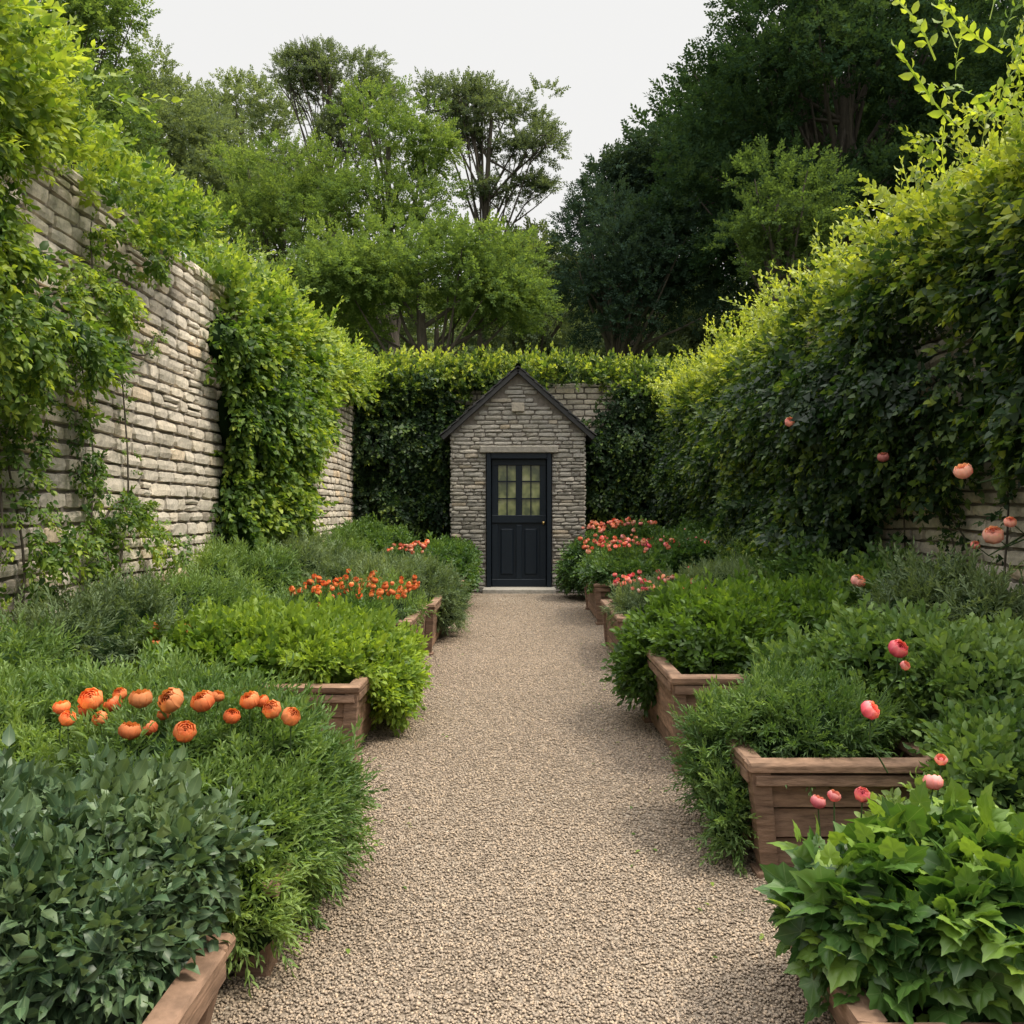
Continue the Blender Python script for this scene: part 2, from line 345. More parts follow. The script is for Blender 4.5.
# ---------------------------------------------------------------- stone walls
def stones(acc,o,U,Nm,width,zfun,zmax,ch=(.075,.115),ln=(.15,.36),hole=None,gap=.008,depth=.022,z0=0.,wave=.008,off=.011):
    o=np.array(o,float);U=np.array(U,float);Nm=np.array(Nm,float); z=z0; ga=np.array([-1,-.94,-.45,.45,.94,1]); gb=np.array([-1,-.82,0,.82,1])
    A,Bm=np.meshgrid(ga,gb); A=A.ravel();Bm=Bm.ravel(); T=[]
    for j in range(4):
        for i in range(5):
            p=j*6+i; T+=[[p,p+1,p+7],[p,p+7,p+6]]
    T=np.array(T); edge=np.maximum(np.abs(A),np.abs(Bm))>.99
    while z<zmax:
        h=R.uniform(*ch); u=-R.uniform(0,.2)
        while u<width:
            L=R.uniform(*ln); ua=max(u,0);ub=min(u+L,width); u+=L
            if ub-ua<.05: continue
            for (za,zb) in ([(z,z+h)] if R.random()>.06 or h<.1 else [(z,z+h*.5),(z+h*.5,z+h)]):
                zt=min(zfun(ua+.01),zfun(ub-.01))
                if za>zt-.03: continue
                zb2=min(zb,zt); ua_,ub_=ua,ub
                if hole:
                    r=hole(ua,ub,za,zb2)
                    if r is True: continue
                    if r: ua_,ub_=r
                hw=(ub_-ua_)/2-gap/2*R.uniform(.6,1.5); hh=(zb2-za)/2-gap/2*R.uniform(.7,1.4)
                if hw<.02 or hh<.012: continue
                rx=A*hw*(1-.07*np.abs(Bm)**3*R.uniform(.2,1.6,len(A))); rz=Bm*hh*(1-.20*np.abs(A)**4*R.uniform(.2,1.6,len(A)))
                dp=R.uniform(.0,off)+.007*(1-A**2)+.005*(1-Bm**2)+R.normal(size=len(A))*.002+ .004*R.normal()*A+.003*R.normal()*Bm
                dp=np.where(edge,-depth,dp)
                jx=R.normal(size=len(A))*.002; jz=R.normal(size=len(A))*.0025
                uu=(ua_+ub_)/2+rx+jx; zz=(za+zb2)/2+rz+jz
                wz=wave*(np.sin(uu*1.7+z*2)+.5*np.sin(uu*4.1+z*3.3)) if wave and z>.05 else 0
                V=o+uu[:,None]*U+dp[:,None]*Nm; V[:,2]+=zz+wz
                acc.add(V,T if np.cross(U,[0,0,1])@Nm>0 else T[:,::-1],np.clip(.58+R.normal()*.2,0,1))
        z+=h
XL=-2.67; XR=2.8; YB=14.4; HW=3.22; HR=2.95
def wallobj(name,o,U,Nm,width,h,thick=.4,coping=True):
    e=empty(name,(0,0,0)); a=Acc(); stones(a,o,U,Nm,width,lambda u:h,h)
    a.build('stonework',M_stone,e,False)
    b=Acc(); o=np.array(o,float);U=np.array(U,float);Nm=np.array(Nm,float)
    c=o+U*width/2-Nm*(thick/2+.012); s=np.abs(U)*width+np.abs(Nm)*thick; box(b,(c[0],c[1],h/2-.02),(s[0],s[1],h-.04)); b.build('wall_core',M_mortar,e,False)
    if coping:
        cp=Acc(); u=0
        while u<width:
            L=R.uniform(.25,.5); L=min(L,width-u); 
            if L<.08: break
            cc=o+U*(u+L/2)-Nm*(thick/2-.005); ss=np.abs(U)*(L-.012)+np.abs(Nm)*(thick+.05)
            box(cp,(cc[0],cc[1],h+.03+R.normal()*.006),(ss[0],ss[1],.075),jit=.006,bev=.014,tint=np.clip(.5+R.normal()*.2,0,1)); u+=L
        cp.build('coping',M_stone,e,False)
    return e
wallobj('garden_wall',(XL,-1.5,0),(0,1,0),(1,0,0),YB+1.5,HW)
wallobj('garden_wall',(XR,-1.5,0),(0,1,0),(-1,0,0),YB+1.5,HR)
wallobj('garden_wall',(XL-.4,YB,0),(1,0,0),(0,-1,0),XR-XL+.8,3.36)

# ---------------------------------------------------------------- shed
SY=13.3; HWX=1.045
def shed():
    e=empty('stone_shed',(0,SY,0)); a=Acc(); eav=2.5; pk=3.44
    slope=(pk-eav)/HWX
    def zf(u): return eav+slope*(HWX-abs(u-HWX))-.02
    d0,d1,dt=HWX-.50,HWX+.53,2.17
    def hole(ua,ub,za,zb):
        if za>=dt-.02: return None
        if ub<=d0 or ua>=d1: return None
        if ua<d0-.05: return (ua,d0)
        if ub>d1+.05: return (d1,ub)
        return True
    stones(a,(-HWX,0,0),(1,0,0),(0,-1,0),2*HWX,zf,pk,ch=(.045,.08),ln=(.12,.34),hole=hole,depth=.018,wave=.003,gap=.006,off=.007)
    stones(a,(-HWX,0,0),(0,1,0),(-1,0,0),1.05,lambda u:eav,eav,ch=(.045,.08),wave=0,gap=.007)
    stones(a,(HWX,0,0),(0,1,0),(1,0,0),1.05,lambda u:eav,eav,ch=(.045,.08),wave=0,gap=.007)
    a.build('stone_walls',M_stone2,e,False)
    b=Acc(); w=HWX-.012; y0=.010;y1=1.04
    box(b,((-w-.5)/2,(y0+y1)/2,dt/2),(w-.5,y1-y0,dt)); box(b,((w+.53)/2,(y0+y1)/2,dt/2),(w-.53,y1-y0,dt))
    V=[];T=[]
    for y in (y0,y1):
        V+=[[-w,y,dt],[w,y,dt],[w,y,eav],[0,y,pk-.02],[-w,y,eav]]
    T=[[0,1,2],[0,2,3],[0,3,4],[5,7,6],[5,8,7],[5,9,8],[0,5,6],[0,6,1],[1,6,7],[1,7,2],[0,4,9],[0,9,5]]
    b.add(V,T); box(b,(0.015,.9,dt/2),(1.03,.2,dt)); b.build('masonry_core',M_mortar,e,False)
    r=Acc(); ang=math.atan(slope); Ls=math.hypot(HWX+.13,(HWX+.13)*slope)
    for s in (-1,1):
        nrow=9
        for i in range(nrow):
            t0=i/nrow*Ls; t1=(i+1)/nrow*Ls+.05; y=-.11
            while y<1.1:
                wd=R.uniform(.14,.22); yb=min(y+wd,1.12)
                lift=.022+R.normal()*.002
                def pt(t,yy,h,l): 
                    x=(HWX+.13)-t*math.cos(ang); z=eav-.13*slope+t*math.sin(ang)
                    return [s*(x+ (h+l)*math.sin(ang)), yy, z+(h+l)*math.cos(ang)+.01]
                V=[];yy=(y+.002,yb-.002)
                for (t,l) in ((t0,lift),(t1,.0)):
                    for h in (0.0,.014):
                        for q in yy: V.append(pt(t,q,h+.035,l))
                r.add(V,[[0,1,3],[0,3,2],[2,3,7],[2,7,6],[4,6,7],[4,7,5],[0,4,5],[0,5,1],[0,2,6],[0,6,4],[1,5,7],[1,7,3]],np.clip(.5+R.normal()*.25,0,1)); y+=wd
        V=[]
        for (t) in (0,Ls):
            for h in (-.03,.034):
                for q in (-.09,1.1):
                    x=(HWX+.13)-t*math.cos(ang); z=eav-.13*slope+t*math.sin(ang)
                    V.append([s*(x+h*math.sin(ang)),q,z+h*math.cos(ang)+.01])
        r.add(V,[[0,1,3],[0,3,2],[2,3,7],[2,7,6],[4,6,7],[4,7,5],[0,4,5],[0,5,1],[0,2,6],[0,6,4],[1,5,7],[1,7,3]],.1)
    zr=pk+.07
    tube(r,[[0,-.12,zr],[0,1.13,zr]],.045,8,.4)
    r.build('slate_roof',M_slate,e,False)
    l=Acc(); box(l,(.015,-.012,dt+.055),(1.22,.09,.11),bev=.012,tint=.35); box(l,(0,-.02,2.88),(.2,.06,.14),bev=.01,tint=.9)
    box(l,(.02,-.17,.04),(1.12,.42,.08),bev=.012,tint=.6); l.build('lintel_and_step',M_stone2,e,False)
    d=Acc(); yf=.03
    box(d,(-.455,yf,1.12),(.07,.12,2.1),bev=.006); box(d,(.485,yf,1.12),(.07,.12,2.1),bev=.006); box(d,(.015,yf,2.125),(.87,.118,.09),bev=.006)
    box(d,(.015,.09,.585),(.86,.05,1.03),bev=.004)
    for x in (-.36,.015,.39): box(d,(x,.075,1.06+.52),(.10,.06,1.0),bev=.006)
    for x in (-.36,.39): box(d,(x,.068,.58),(.10,.05,.95),bev=.006)
    box(d,(.015,.066,.58),(.09,.05,.94),bev=.006)
    for z in (2.03,1.14,.14): box(d,(.015,.064,z),(.85,.056,.12 if z<2 else .1),bev=.006)
    for cx in (-.172,.202):
        box(d,(cx,.075,.63),(.2,.05,.72),bev=.015)
        box(d,(cx,.085,1.59),(.018,.03,.8)); 
        for z in (1.46,1.73): box(d,(cx,.083,z),(.28,.028,.018))
    d.build('door',M_door,e,False)
    m,nt,N,L=newmat('door_glass'); p=N('ShaderNodeBsdfPrincipled'); p.inputs['Roughness'].default_value=.12
    tc=N('ShaderNodeTexCoord'); nz=N('ShaderNodeTexNoise'); nz.inputs['Scale'].default_value=5; L(tc.outputs['Object'],nz.inputs[0]); L(ramp(nt,nz.outputs[0],[(.35,(.08,.10,.035)),(.55,(.26,.28,.10)),(.7,(.42,.42,.22))]),p.inputs['Base Color'])  # yellow-green mottling in the base colour stands in for reflected greenery
    o=N('ShaderNodeOutputMaterial'); L(p.outputs[0],o.inputs[0])
    gl=Acc(); box(gl,(.015,.105,1.59),(.8,.012,.86)); gl.build('window_panes',m,e,False)
    k=Acc(); ico(k,(.40,.02,1.08),(.028,.028,.028),2,0); tube(k,[[.40,.06,1.08],[.40,.02,1.08]],.01,8); k.build('door_knob',M_brass,e)
shed()

# ---------------------------------------------------------------- ground, path
def sheet(name,x0,x1,y0,y1,z,mat,nx=2,ny=2,dz=None):
    xs=np.linspace(x0,x1,nx);ys=np.linspace(y0,y1,ny);X,Y=np.meshgrid(xs,ys); Z=np.full(X.shape,z) if dz is None else z+dz(X,Y)
    V=np.stack([X,Y,Z],-1).reshape(-1,3)
    idx=np.arange(nx*ny).reshape(ny,nx); q=np.stack([idx[:-1,:-1],idx[:-1,1:],idx[1:,1:],idx[1:,:-1]],-1).reshape(-1,4)
    return obj_from(name,V,q,mat)
M_grass=solid('grass_ground',(.045,.065,.02),.95,noise_s=3,var=.5,bump=.5)
sheet('ground',-400,400,-100,700,-.004,M_grass)
sheet('bed_soil',XL+.02,XR-.02,-1.4,YB-.02,0.0,M_soil)
m,nt,N,L=newmat('gravel'); p=N('ShaderNodeBsdfPrincipled'); p.inputs['Roughness'].default_value=.9; p.inputs['Specular IOR Level'].default_value=.2
tc=N('ShaderNodeTexCoord'); vo=N('ShaderNodeTexVoronoi'); vo.inputs['Scale'].default_value=80; L(tc.outputs['Object'],vo.inputs['Vector'])
n2=N('ShaderNodeTexNoise'); n2.inputs['Scale'].default_value=1.3; n2.inputs['Detail'].default_value=6; L(tc.outputs['Object'],n2.inputs['Vector'])
sp=N('ShaderNodeSeparateColor'); L(vo.outputs['Color'],sp.inputs[0])
c=ramp(nt,sp.outputs[0],[(0,(.15,.12,.090)),(.4,(.27,.218,.17)),(.8,(.36,.30,.24)),(1,(.46,.405,.34))])
c=mixc(nt,1.,c,ramp(nt,vo.outputs['Distance'],[(.0,(1.1,1.1,1.1)),(.9,(.45,.43,.40))]),'MULTIPLY')
c=mixc(nt,1.,c,ramp(nt,n2.outputs[0],[(.3,(.86,.84,.82)),(.7,(1.1,1.1,1.1))]),'MULTIPLY'); L(c,p.inputs['Base Color'])
bp=N('ShaderNodeBump'); bp.invert=True; bp.inputs['Strength'].default_value=.8; bp.inputs['Distance'].default_value=.008; L(vo.outputs['Distance'],bp.inputs['Height']); L(bp.outputs[0],p.inputs['Normal'])
o=N('ShaderNodeOutputMaterial'); L(p.outputs[0],o.inputs[0]); M_grav=m
def pz(X,Y): return .010+.004*noise(np.stack([X,Y,0*X],-1),3)
sheet('gravel_path',-1.05,1.0,-1.3,SY-.36,.004,M_grav,60,400,pz)
oct_v=np.array([[1,0,0],[-1,0,0],[0,1,0],[0,-1,0],[0,0,1],[0,0,-1],[.65,.65,.3],[-.65,.65,.3],[.65,-.65,.3],[-.65,-.65,.3]],float)
oct_t=np.array([[4,0,6],[4,6,2],[4,2,7],[4,7,1],[4,1,9],[4,9,3],[4,3,8],[4,8,0],[5,2,0],[5,1,2],[5,3,1],[5,0,3],[0,2,6],[2,1,7],[1,3,9],[3,0,8]])
n=250000; y=1.3+(R.random(n)**1.9)*11.5; y=y[R.random(n)<np.clip((12.9-y)/6,0,1)]; n=len(y); x=R.uniform(-1.04,.99,n)
x=x*(1+.03*noise(np.stack([x*0+np.sign(x),y,0*x],1),4)); P=np.stack([x,y,.005+R.uniform(0,.004,n)+pz(x,y)],1)
ap=Acc()
D=norm(np.stack([R.normal(size=n),R.normal(size=n),R.normal(size=n)*.3],1)); N0=np.stack([R.normal(size=n)*.3,R.normal(size=n)*.3,np.ones(n)],1)
tv=oct_v*np.array([.8,1.1,.6])
inst(ap,(tv,oct_t,np.zeros(10),np.zeros(10)),P,D,N0,R.uniform(.0028,.0060,n)*np.where(R.random(n)>.98,1.5,1)*(1+.06*(y-1.3)),np.clip(.5+R.normal(size=n)*.22,0,1))
ap.build('loose_gravel',M_peb)
# a few fallen leaves lying on the path edges
fl=Acc(); n=70; x=np.where(R.random(n)<.5,-1,1)*R.uniform(.35,.72,n); y=R.uniform(1.9,8,n); P=np.stack([x,y,.024+0*x],1)
inst(fl,leaf('oval')[:2]+(np.zeros(8),np.ones(8)),P,np.stack([R.normal(size=n),R.normal(size=n),0*x],1),np.stack([R.normal(size=n)*.2,R.normal(size=n)*.2,1+0*x],1),R.uniform(.012,.026,n),R.uniform(.2,.9,n)); fl.build('fallen_leaves',g_bright)

# ---------------------------------------------------------------- planters
def boxplanter(x0,x1,y0,y1,h,taper=.03):
    cx,cy=(x0+x1)/2,(y0+y1)/2; e=empty('wooden_planter',(cx,cy,0)); a=Acc(); w,d=x1-x0,y1-y0; npk=max(2,round(h/.12)); z=.04; hh=(h-.08)/npk
    for i in range(npk):
        f=1-taper*2*(1-(i+.5)/npk); zz=z+hh*(i+.5)
        for s in (-1,1):
            box(a,(0,s*(d/2-.015)*f,zz),(w*f-.02,.028,hh-.006),jit=.0015,bev=.004,tint=.5+R.normal()*.15)
            box(a,(s*(w/2-.015)*f,0,zz),(.028,d*f-.07,hh-.006),jit=.0015,bev=.004,tint=.5+R.normal()*.15)
    for sx in (-1,1):
        for sy in (-1,1):
            V0=[]
            for zz,f in ((.03,1-taper*2),(h-.02,1.0)):
                cxx,cyy=sx*(w/2-.008)*f,sy*(d/2-.008)*f
                for ax,ay in ((-1,-1),(1,-1),(1,1),(-1,1)): V0.append([cxx+ax*.031,cyy+ay*.031,zz])
            a.add(np.array(V0)+R.normal(size=(8,3))*.001,[[0,2,1],[0,3,2],[4,5,6],[4,6,7],[0,1,5],[0,5,4],[1,2,6],[1,6,5],[2,3,7],[2,7,6],[3,0,4],[3,4,7]],.4)
            box(a,(sx*(w/2-.01)*(1-taper*2),sy*(d/2-.01)*(1-taper*2),.02),(.095,.095,.04),jit=.002,bev=.006,tint=.35)
    for s in (-1,1):
        box(a,(0,s*(d/2),h),(w+.07,.07,.035),jit=.0015,bev=.007,tint=.62)
        box(a,(s*(w/2),0,h+.001),(.07,d-.072,.035),jit=.0015,bev=.007,tint=.58)
        box(a,(0,s*(d/2+.006),h-.045),(w+.02,.045,.04),jit=.001,bev=.004,tint=.45)
        box(a,(s*(w/2+.006),0,h-.044),(.045,d-.03,.04),jit=.001,bev=.004,tint=.45)
    a.build('planks',M_wood,e,False)
    b=Acc(); box(b,(0,0,h-.07),(w-.08,d-.08,.04)); b.build('soil',M_soil,e,False)
boxplanter(-1.6,-.70,1.45,1.98,.24,.05)
boxplanter(-1.4,-.66,2.26,3.05,.26,.05)
boxplanter(-1.62,-.80,4.15,5.35,.39)
boxplanter(-1.7,-.78,6.0,7.0,.47)
boxplanter(-1.7,-.74,7.3,9.0,.45)
boxplanter(-1.6,-.70,10.2,11.7,.4)
boxplanter(.74,1.42,1.75,2.28,.17,.06)
boxplanter(.80,1.42,2.86,3.45,.40,.07)
boxplanter(.74,1.45,3.98,5.1,.47,.05)
boxplanter(.80,1.6,6.6,7.9,.42)
boxplanter(.86,1.9,9.3,10.9,.45)

# ---------------------------------------------------------------- bed plants
def fpx(L,dz=0): return [(W(px,py,D)+np.array([0,0,dz]),r) for (px,py,D,r) in L]
def rf(cx,cy,z,rx,ry,n,r): return [((cx+R.uniform(-1,1)*rx,cy+R.uniform(-1,1)*ry,z+R.normal()*.035),r*R.uniform(.6,1.3)) for _ in range(n)]
mound('sage_plant',[(-1.10,1.95,.35,.41,.34,.21),(-1.5,1.85,.33,.4,.38,.23)],S_sage,g_sage,1300,.95,.5,amp=.28,lumps=3)
mound('herb_plant',[(-1.05,2.65,.35,.45,.40,.25),(-.80,2.42,.28,.21,.22,.24),(-.72,2.75,.26,.18,.32,.25),(-.72,2.27,.20,.12,.12,.16),(-1.65,2.85,.35,.5,.5,.27),(-1.15,3.0,.44,.42,.25,.20)],S_fine,g_fine,1300,.95,.6,
      (f_orange,fpx([(62,703,2.55,.025),(91,695,2.6,.036),(113,700,2.66,.029),(141,694,2.55,.034),(171,696,2.5,.038),(203,697,2.5,.035),(130,726,2.38,.030),(185,727,2.34,.031),(250,696,2.55,.030),(272,705,2.5,.028),(291,712,2.45,.028),(232,712,2.5,.025),(68,714,2.5,.024),(100,714,2.5,.022),(150,724,2.45,.024),(218,692,2.6,.02),(164,710,2.55,.02),(84,706,2.6,.024),(120,690,2.7,.022),(262,697,2.6,.022)],-.012)),tall=.04,lumps=3)
mound('bright_herb',[(-1.5,4.85,.48,.55,.55,.15),(-1.0,4.8,.44,.30,.5,.16),(-.72,5.0,.28,.12,.45,.22)],S_bright,g_bright,800,1.0,.64,
      (f_orange,fpx([(155,628,4.5,.04),(156,643,4.4,.035),(186,630,4.5,.034),(345,632,4.7,.04),(330,630,4.8,.028)],.0)),amp=.34)
mound('marigold_plant',[(-1.15,6.5,.52,.42,.5,.13),(-1.7,6.2,.45,.45,.5,.14)],S_fine,g_fine,600,1.1,.5,(f_orange,rf(-1.2,6.4,.69,.45,.45,120,.021)),lumps=2)
mound('round_herb',[(-1.12,5.75,.42,.24,.2,.20)],S_lush,g_lush,900,.9,.7)
mound('lavender_mound',[(-1.15,8.3,.50,.45,.7,.24),(-.70,8.5,.32,.16,.5,.28),(-1.7,8.5,.5,.5,.8,.25)],S_lace,g_grey,600,1.1,.6)
mound('garden_shrub',[(-.95,11.0,.45,.36,.7,.32),(-.90,12.4,.42,.28,.5,.36)],S_lush,g_lush,400,1.2,.45,(f_coral,rf(-1.35,10.2,.84,.25,.4,30,.026)))
for (x,y,z,a,b,c_,k) in [(-2.25,4.45,.48,.38,.5,.32,0),(-2.15,5.7,.42,.42,.7,.34,1),(-2.3,7.1,.5,.35,.7,.42,1),(-2.2,8.6,.5,.4,.8,.42,0),(-2.2,10.2,.5,.4,.8,.42,1),(-2.1,12.0,.5,.5,1.,.5,2),(-2.2,3.3,.36,.4,.5,.36,1)]:
    tm,mt=[(S_lace,g_grey),(S_fine,g_fine),(S_lush,g_lush)][k]
    mound('border_shrub',[(x,y,z,a,b,c_),(x-.1,y+.4,z*.7,a*.9,b*.8,c_*.8)],tm,mt,430,1.15,.62,amp=.3)
mound('lobed_leaf_plant',[(1.00,2.05,.28,.32,.27,.18),(1.38,2.0,.27,.28,.28,.18)],S_lobed,g_lobed,620,.85,.46,None,.4,amp=.25,lift=.15,nup=1.6,tall=.03,lumps=3)
mound('trailing_herb',[(1.05,3.16,.44,.27,.26,.15),(.78,3.25,.28,.13,.24,.24),(.74,3.02,.16,.06,.12,.14)],S_lace,g_fine,1400,.85,.6)
mound('rose_shrub',[(1.75,3.45,.46,.50,.5,.30),(1.36,3.7,.40,.32,.36,.24),(1.60,2.75,.33,.28,.3,.24),(1.3,2.62,.22,.2,.16,.16)],S_lush,g_fine,800,1.0,.6,
      (f_pink,fpx([(898,645,2.95,.034),(870,706,2.6,.030),(933,777,2.2,.025),(941,755,2.35,.017),(862,790,2.3,.021),(834,791,2.3,.018),(818,797,2.3,.021),(905,662,3.0,.018)],-.012)),amp=.3)
mound('leafy_perennial',[(1.08,4.82,.50,.36,.56,.24),(1.55,5.0,.48,.42,.55,.26),(.72,4.95,.34,.12,.35,.2)],S_lush,g_bright,800,1.1,.24,amp=.28)
mound('blush_flower_plant',[(1.15,7.0,.46,.36,.6,.18),(1.7,7.1,.5,.5,.7,.25)],S_lace,g_grey,550,1.0,.55,[(f_pink,rf(1.2,6.9,.68,.4,.5,60,.019)),(f_peach,rf(1.2,6.9,.67,.4,.5,50,.019))])
mound('coral_flower_plant',[(1.3,9.9,.55,.52,.9,.26),(2.0,9.9,.6,.5,1.,.36)],S_lush,g_lush,400,1.2,.5,[(f_coral,rf(1.5,9.9,.90,.75,.8,70,.025)),(f_pink,rf(1.6,9.9,.90,.75,.8,60,.024))])
mound('coral_flower_plant',[(.90,12.2,.40,.30,.5,.36),(1.6,12.3,.5,.55,.7,.5)],S_lush,g_lush,350,1.2,.45,[(f_coral,rf(1.5,12.2,1.08,.5,.5,40,.030)),(f_peach,rf(1.4,12.2,1.04,.5,.5,24,.028))])
for (x,y,z,a,b,c_,k) in [(2.3,4.4,.5,.4,.5,.36,0),(2.35,5.6,.5,.4,.7,.36,2),(2.3,6.8,.5,.42,.7,.42,2),(2.35,8.2,.5,.4,.8,.42,1),(2.4,11.2,.5,.4,.9,.5,2)]:
    tm,mt=[(S_lace,g_grey),(S_fine,g_fine),(S_lush,g_lush)][k]
    mound('border_shrub',[(x,y,z,a,b,c_),(x-.1,y+.4,z*.7,a*.9,b*.8,c_*.8)],tm,mt,430,1.15,.5,amp=.3)

# ---------------------------------------------------------------- climbing plants
def climber(name,o,U,Nm,patches,mat,dens=330,tms=S_ivy,tint=.45,topglow=.0,wt=HW,shoots=0,scale=1.,core=True,holes=(),toplen=1.0,vines=()):
    """patches: (u,z,ru,rz,depth)"""
    o=np.array(o,float);U=np.array(U,float);Nm=np.array(Nm,float); e=empty(name,tuple(o)); al=Acc(); ac=Acc(); sh=Acc(); st=Acc()
    for (u,z,ru,rz,dp) in patches:
        n=int(math.pi*ru*rz*dens); a=R.uniform(0,2*math.pi,n); q=np.sqrt(R.random(n))
        wob=1+.22*noise(np.stack([np.cos(a)*2+u,np.sin(a)*2+z,0*a],1),1.3)+.12*noise(np.stack([np.cos(a)*6,np.sin(a)*6,a*0+u],1),1.5)
        pu=u+np.cos(a)*q*ru*wob; pz_=z+np.sin(a)*q*rz*wob
        prot=dp*np.sqrt(np.clip(1-(q*.97)**2,0,1))*(1+.40*noise(np.stack([pu,pz_,0*pu],1),2.5)); 
        dd=.02+prot*R.uniform(.66,1.08,n)
        dd=np.where(pz_>wt+.05,dd-R.uniform(0,1,n)*.35,dd)
        k=(pz_>.05)&(R.random(n)>np.clip((q-.75)*2.2,0,.6))
        for (hu,hz_,hru,hrz) in holes: k&=((pu-hu)/hru)**2+((pz_-hz_)/hrz)**2>1+.3*noise(np.stack([pu,pz_,0*pu],1),5)
        pu,pz_,dd,a,q=pu[k],pz_[k],dd[k],a[k],q[k]; m_=len(pu)
        P=pu[:,None]*U+dd[:,None]*Nm; P[:,2]=pz_
        nn=(np.cos(a)*q)[:,None]*U*.6+Nm*(np.sqrt(1.02-q*q))[:,None]; nn[:,2]+=np.sin(a)*q*.7
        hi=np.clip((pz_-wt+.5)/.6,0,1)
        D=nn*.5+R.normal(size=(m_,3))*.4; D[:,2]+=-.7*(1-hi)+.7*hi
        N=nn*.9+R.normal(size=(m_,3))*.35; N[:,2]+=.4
        ti=tint+topglow*hi+.18*noise(P,3)+.08*noise(P,9)+R.normal(size=m_)*.09  # wall-top leaves tinted brighter: new growth plus painted-in sunlit glow
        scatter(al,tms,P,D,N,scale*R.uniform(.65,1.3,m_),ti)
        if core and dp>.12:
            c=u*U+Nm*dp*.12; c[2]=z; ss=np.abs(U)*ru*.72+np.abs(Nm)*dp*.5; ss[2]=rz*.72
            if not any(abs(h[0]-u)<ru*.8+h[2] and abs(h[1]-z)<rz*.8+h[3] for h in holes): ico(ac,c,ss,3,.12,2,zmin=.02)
    for (u0,z0_,u1,z1_,dn,nl) in vines:
        t=np.linspace(0,1,12); un=u0+(u1-u0)*t+.06*np.sin(t*9+u0*5); zn=z0_+(z1_-z0_)*t+.05*np.sin(t*7+z0_*9)
        pts=un[:,None]*U+Nm*(.04+dn*np.sin(t*3.1))[:,None]; pts[:,2]=zn; tube(st,pts,np.linspace(.010,.004,12),5)
        ts=R.random(nl); P=np.stack([np.interp(ts,t,pts[:,i]) for i in range(3)],1)+R.normal(size=(nl,3))*.02
        D=Nm*.5+R.normal(size=(nl,3))*.6; D[:,2]-=.3; N=Nm*.8+R.normal(size=(nl,3))*.3; N[:,2]+=.5
        scatter(al,tms,P,D,N,scale*R.uniform(.4,.9,nl),tint+R.normal(size=nl)*.12)
    if shoots:
        us,ue,cnt=shoots[:3]; 
        u=R.uniform(us,ue,cnt); P=u[:,None]*U+Nm*R.uniform(-.15,shoots[3],cnt)[:,None]; P[:,2]=wt+R.uniform(-.3,1,cnt)*shoots[4]*np.clip(.7+.6*noise(np.stack([u,u*0,u*0],1),5),.1,1.3)
        D=Nm*R.uniform(-.1,.8,cnt)[:,None]+R.normal(size=(cnt,3))*.4; D[:,2]+=.75
        N=Nm*.6+R.normal(size=(cnt,3))*.3; N[:,2]+=.6
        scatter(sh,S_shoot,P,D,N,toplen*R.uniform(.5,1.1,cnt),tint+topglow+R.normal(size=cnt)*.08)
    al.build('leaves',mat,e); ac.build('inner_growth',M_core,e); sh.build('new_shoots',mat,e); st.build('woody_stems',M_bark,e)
    return e
climber('climbing_vine',(XL,0,0),(0,1,0),(1,0,0),[(3.6,3.3,.7,.5,.5),(4.3,3.45,.45,.36,.4),(4.95,3.34,.4,.18,.3),(5.5,3.28,.5,.24,.45),(6.2,3.42,.45,.22,.45),(5.35,2.95,.28,.22,.45),(4.5,2.15,.5,.2,.4),(4.95,2.5,.32,.2,.4),(4.1,2.55,.22,.3,.3),(4.0,2.1,.35,.4,.35),(3.7,2.8,.4,.5,.35)],g_ivy,460,S_bright,.68,.14,shoots=(3.2,4.6,80,.5,.3),scale=1.1,core=False,
   vines=[(4.3,.1,4.2,2.2,.03,30),(4.3,2.1,5.3,3.0,.15,90),(5.2,2.9,6.5,3.5,.2,90),(4.0,2.4,4.1,3.3,.1,50)])
climber('climbing_vine',(XL,0,0),(0,1,0),(1,0,0),[(4.42,1.7,.16,.40,.15),(4.45,1.15,.28,.18,.25),(4.5,.95,.15,.25,.12),(5.1,1.75,.10,.35,.04),(5.5,1.3,.32,.13,.20),(5.25,1.05,.28,.2,.1),(5.85,1.12,.25,.12,.16),(5.3,1.5,.08,.25,.04),(5.65,2.45,.12,.12,.05),(6.3,1.0,.2,.12,.12)],g_ivy,330,S_bright,.64,0,core=False,scale=.9,
   vines=[(5.3,.1,5.15,2.2,.02,60),(5.2,1.2,6.1,1.35,.03,40),(5.6,.1,5.7,2.6,.02,46),(5.6,2.3,6.3,2.5,.02,26),(4.5,.2,4.4,1.9,.02,40)])
climber('ivy',(XL,0,0),(0,1,0),(1,0,0),[(8.9,2.9,1.25,.6,.45),(8.7,2.2,1.1,.9,.5),(8.5,1.4,.85,.8,.38),(8.9,.8,.8,.6,.25),(7.9,2.1,.5,.45,.3),(7.75,2.75,.6,.35,.3),(7.8,1.3,.4,.5,.25),(10.1,3.1,1.0,.35,.35),(10.6,2.7,.5,.6,.3),(11.6,3.2,1.,.25,.3),(13.2,3.3,1.3,.3,.3),(7.7,3.3,.7,.18,.12)],g_ivy,430,S_ivy,.58,.28,shoots=(7.3,14,330,.4,.3),scale=1.0,
   vines=[(7.6,.05,8.0,2.6,.03,30),(7.5,.05,7.6,1.8,.03,30),(7.4,.05,7.9,1.2,.02,10)])
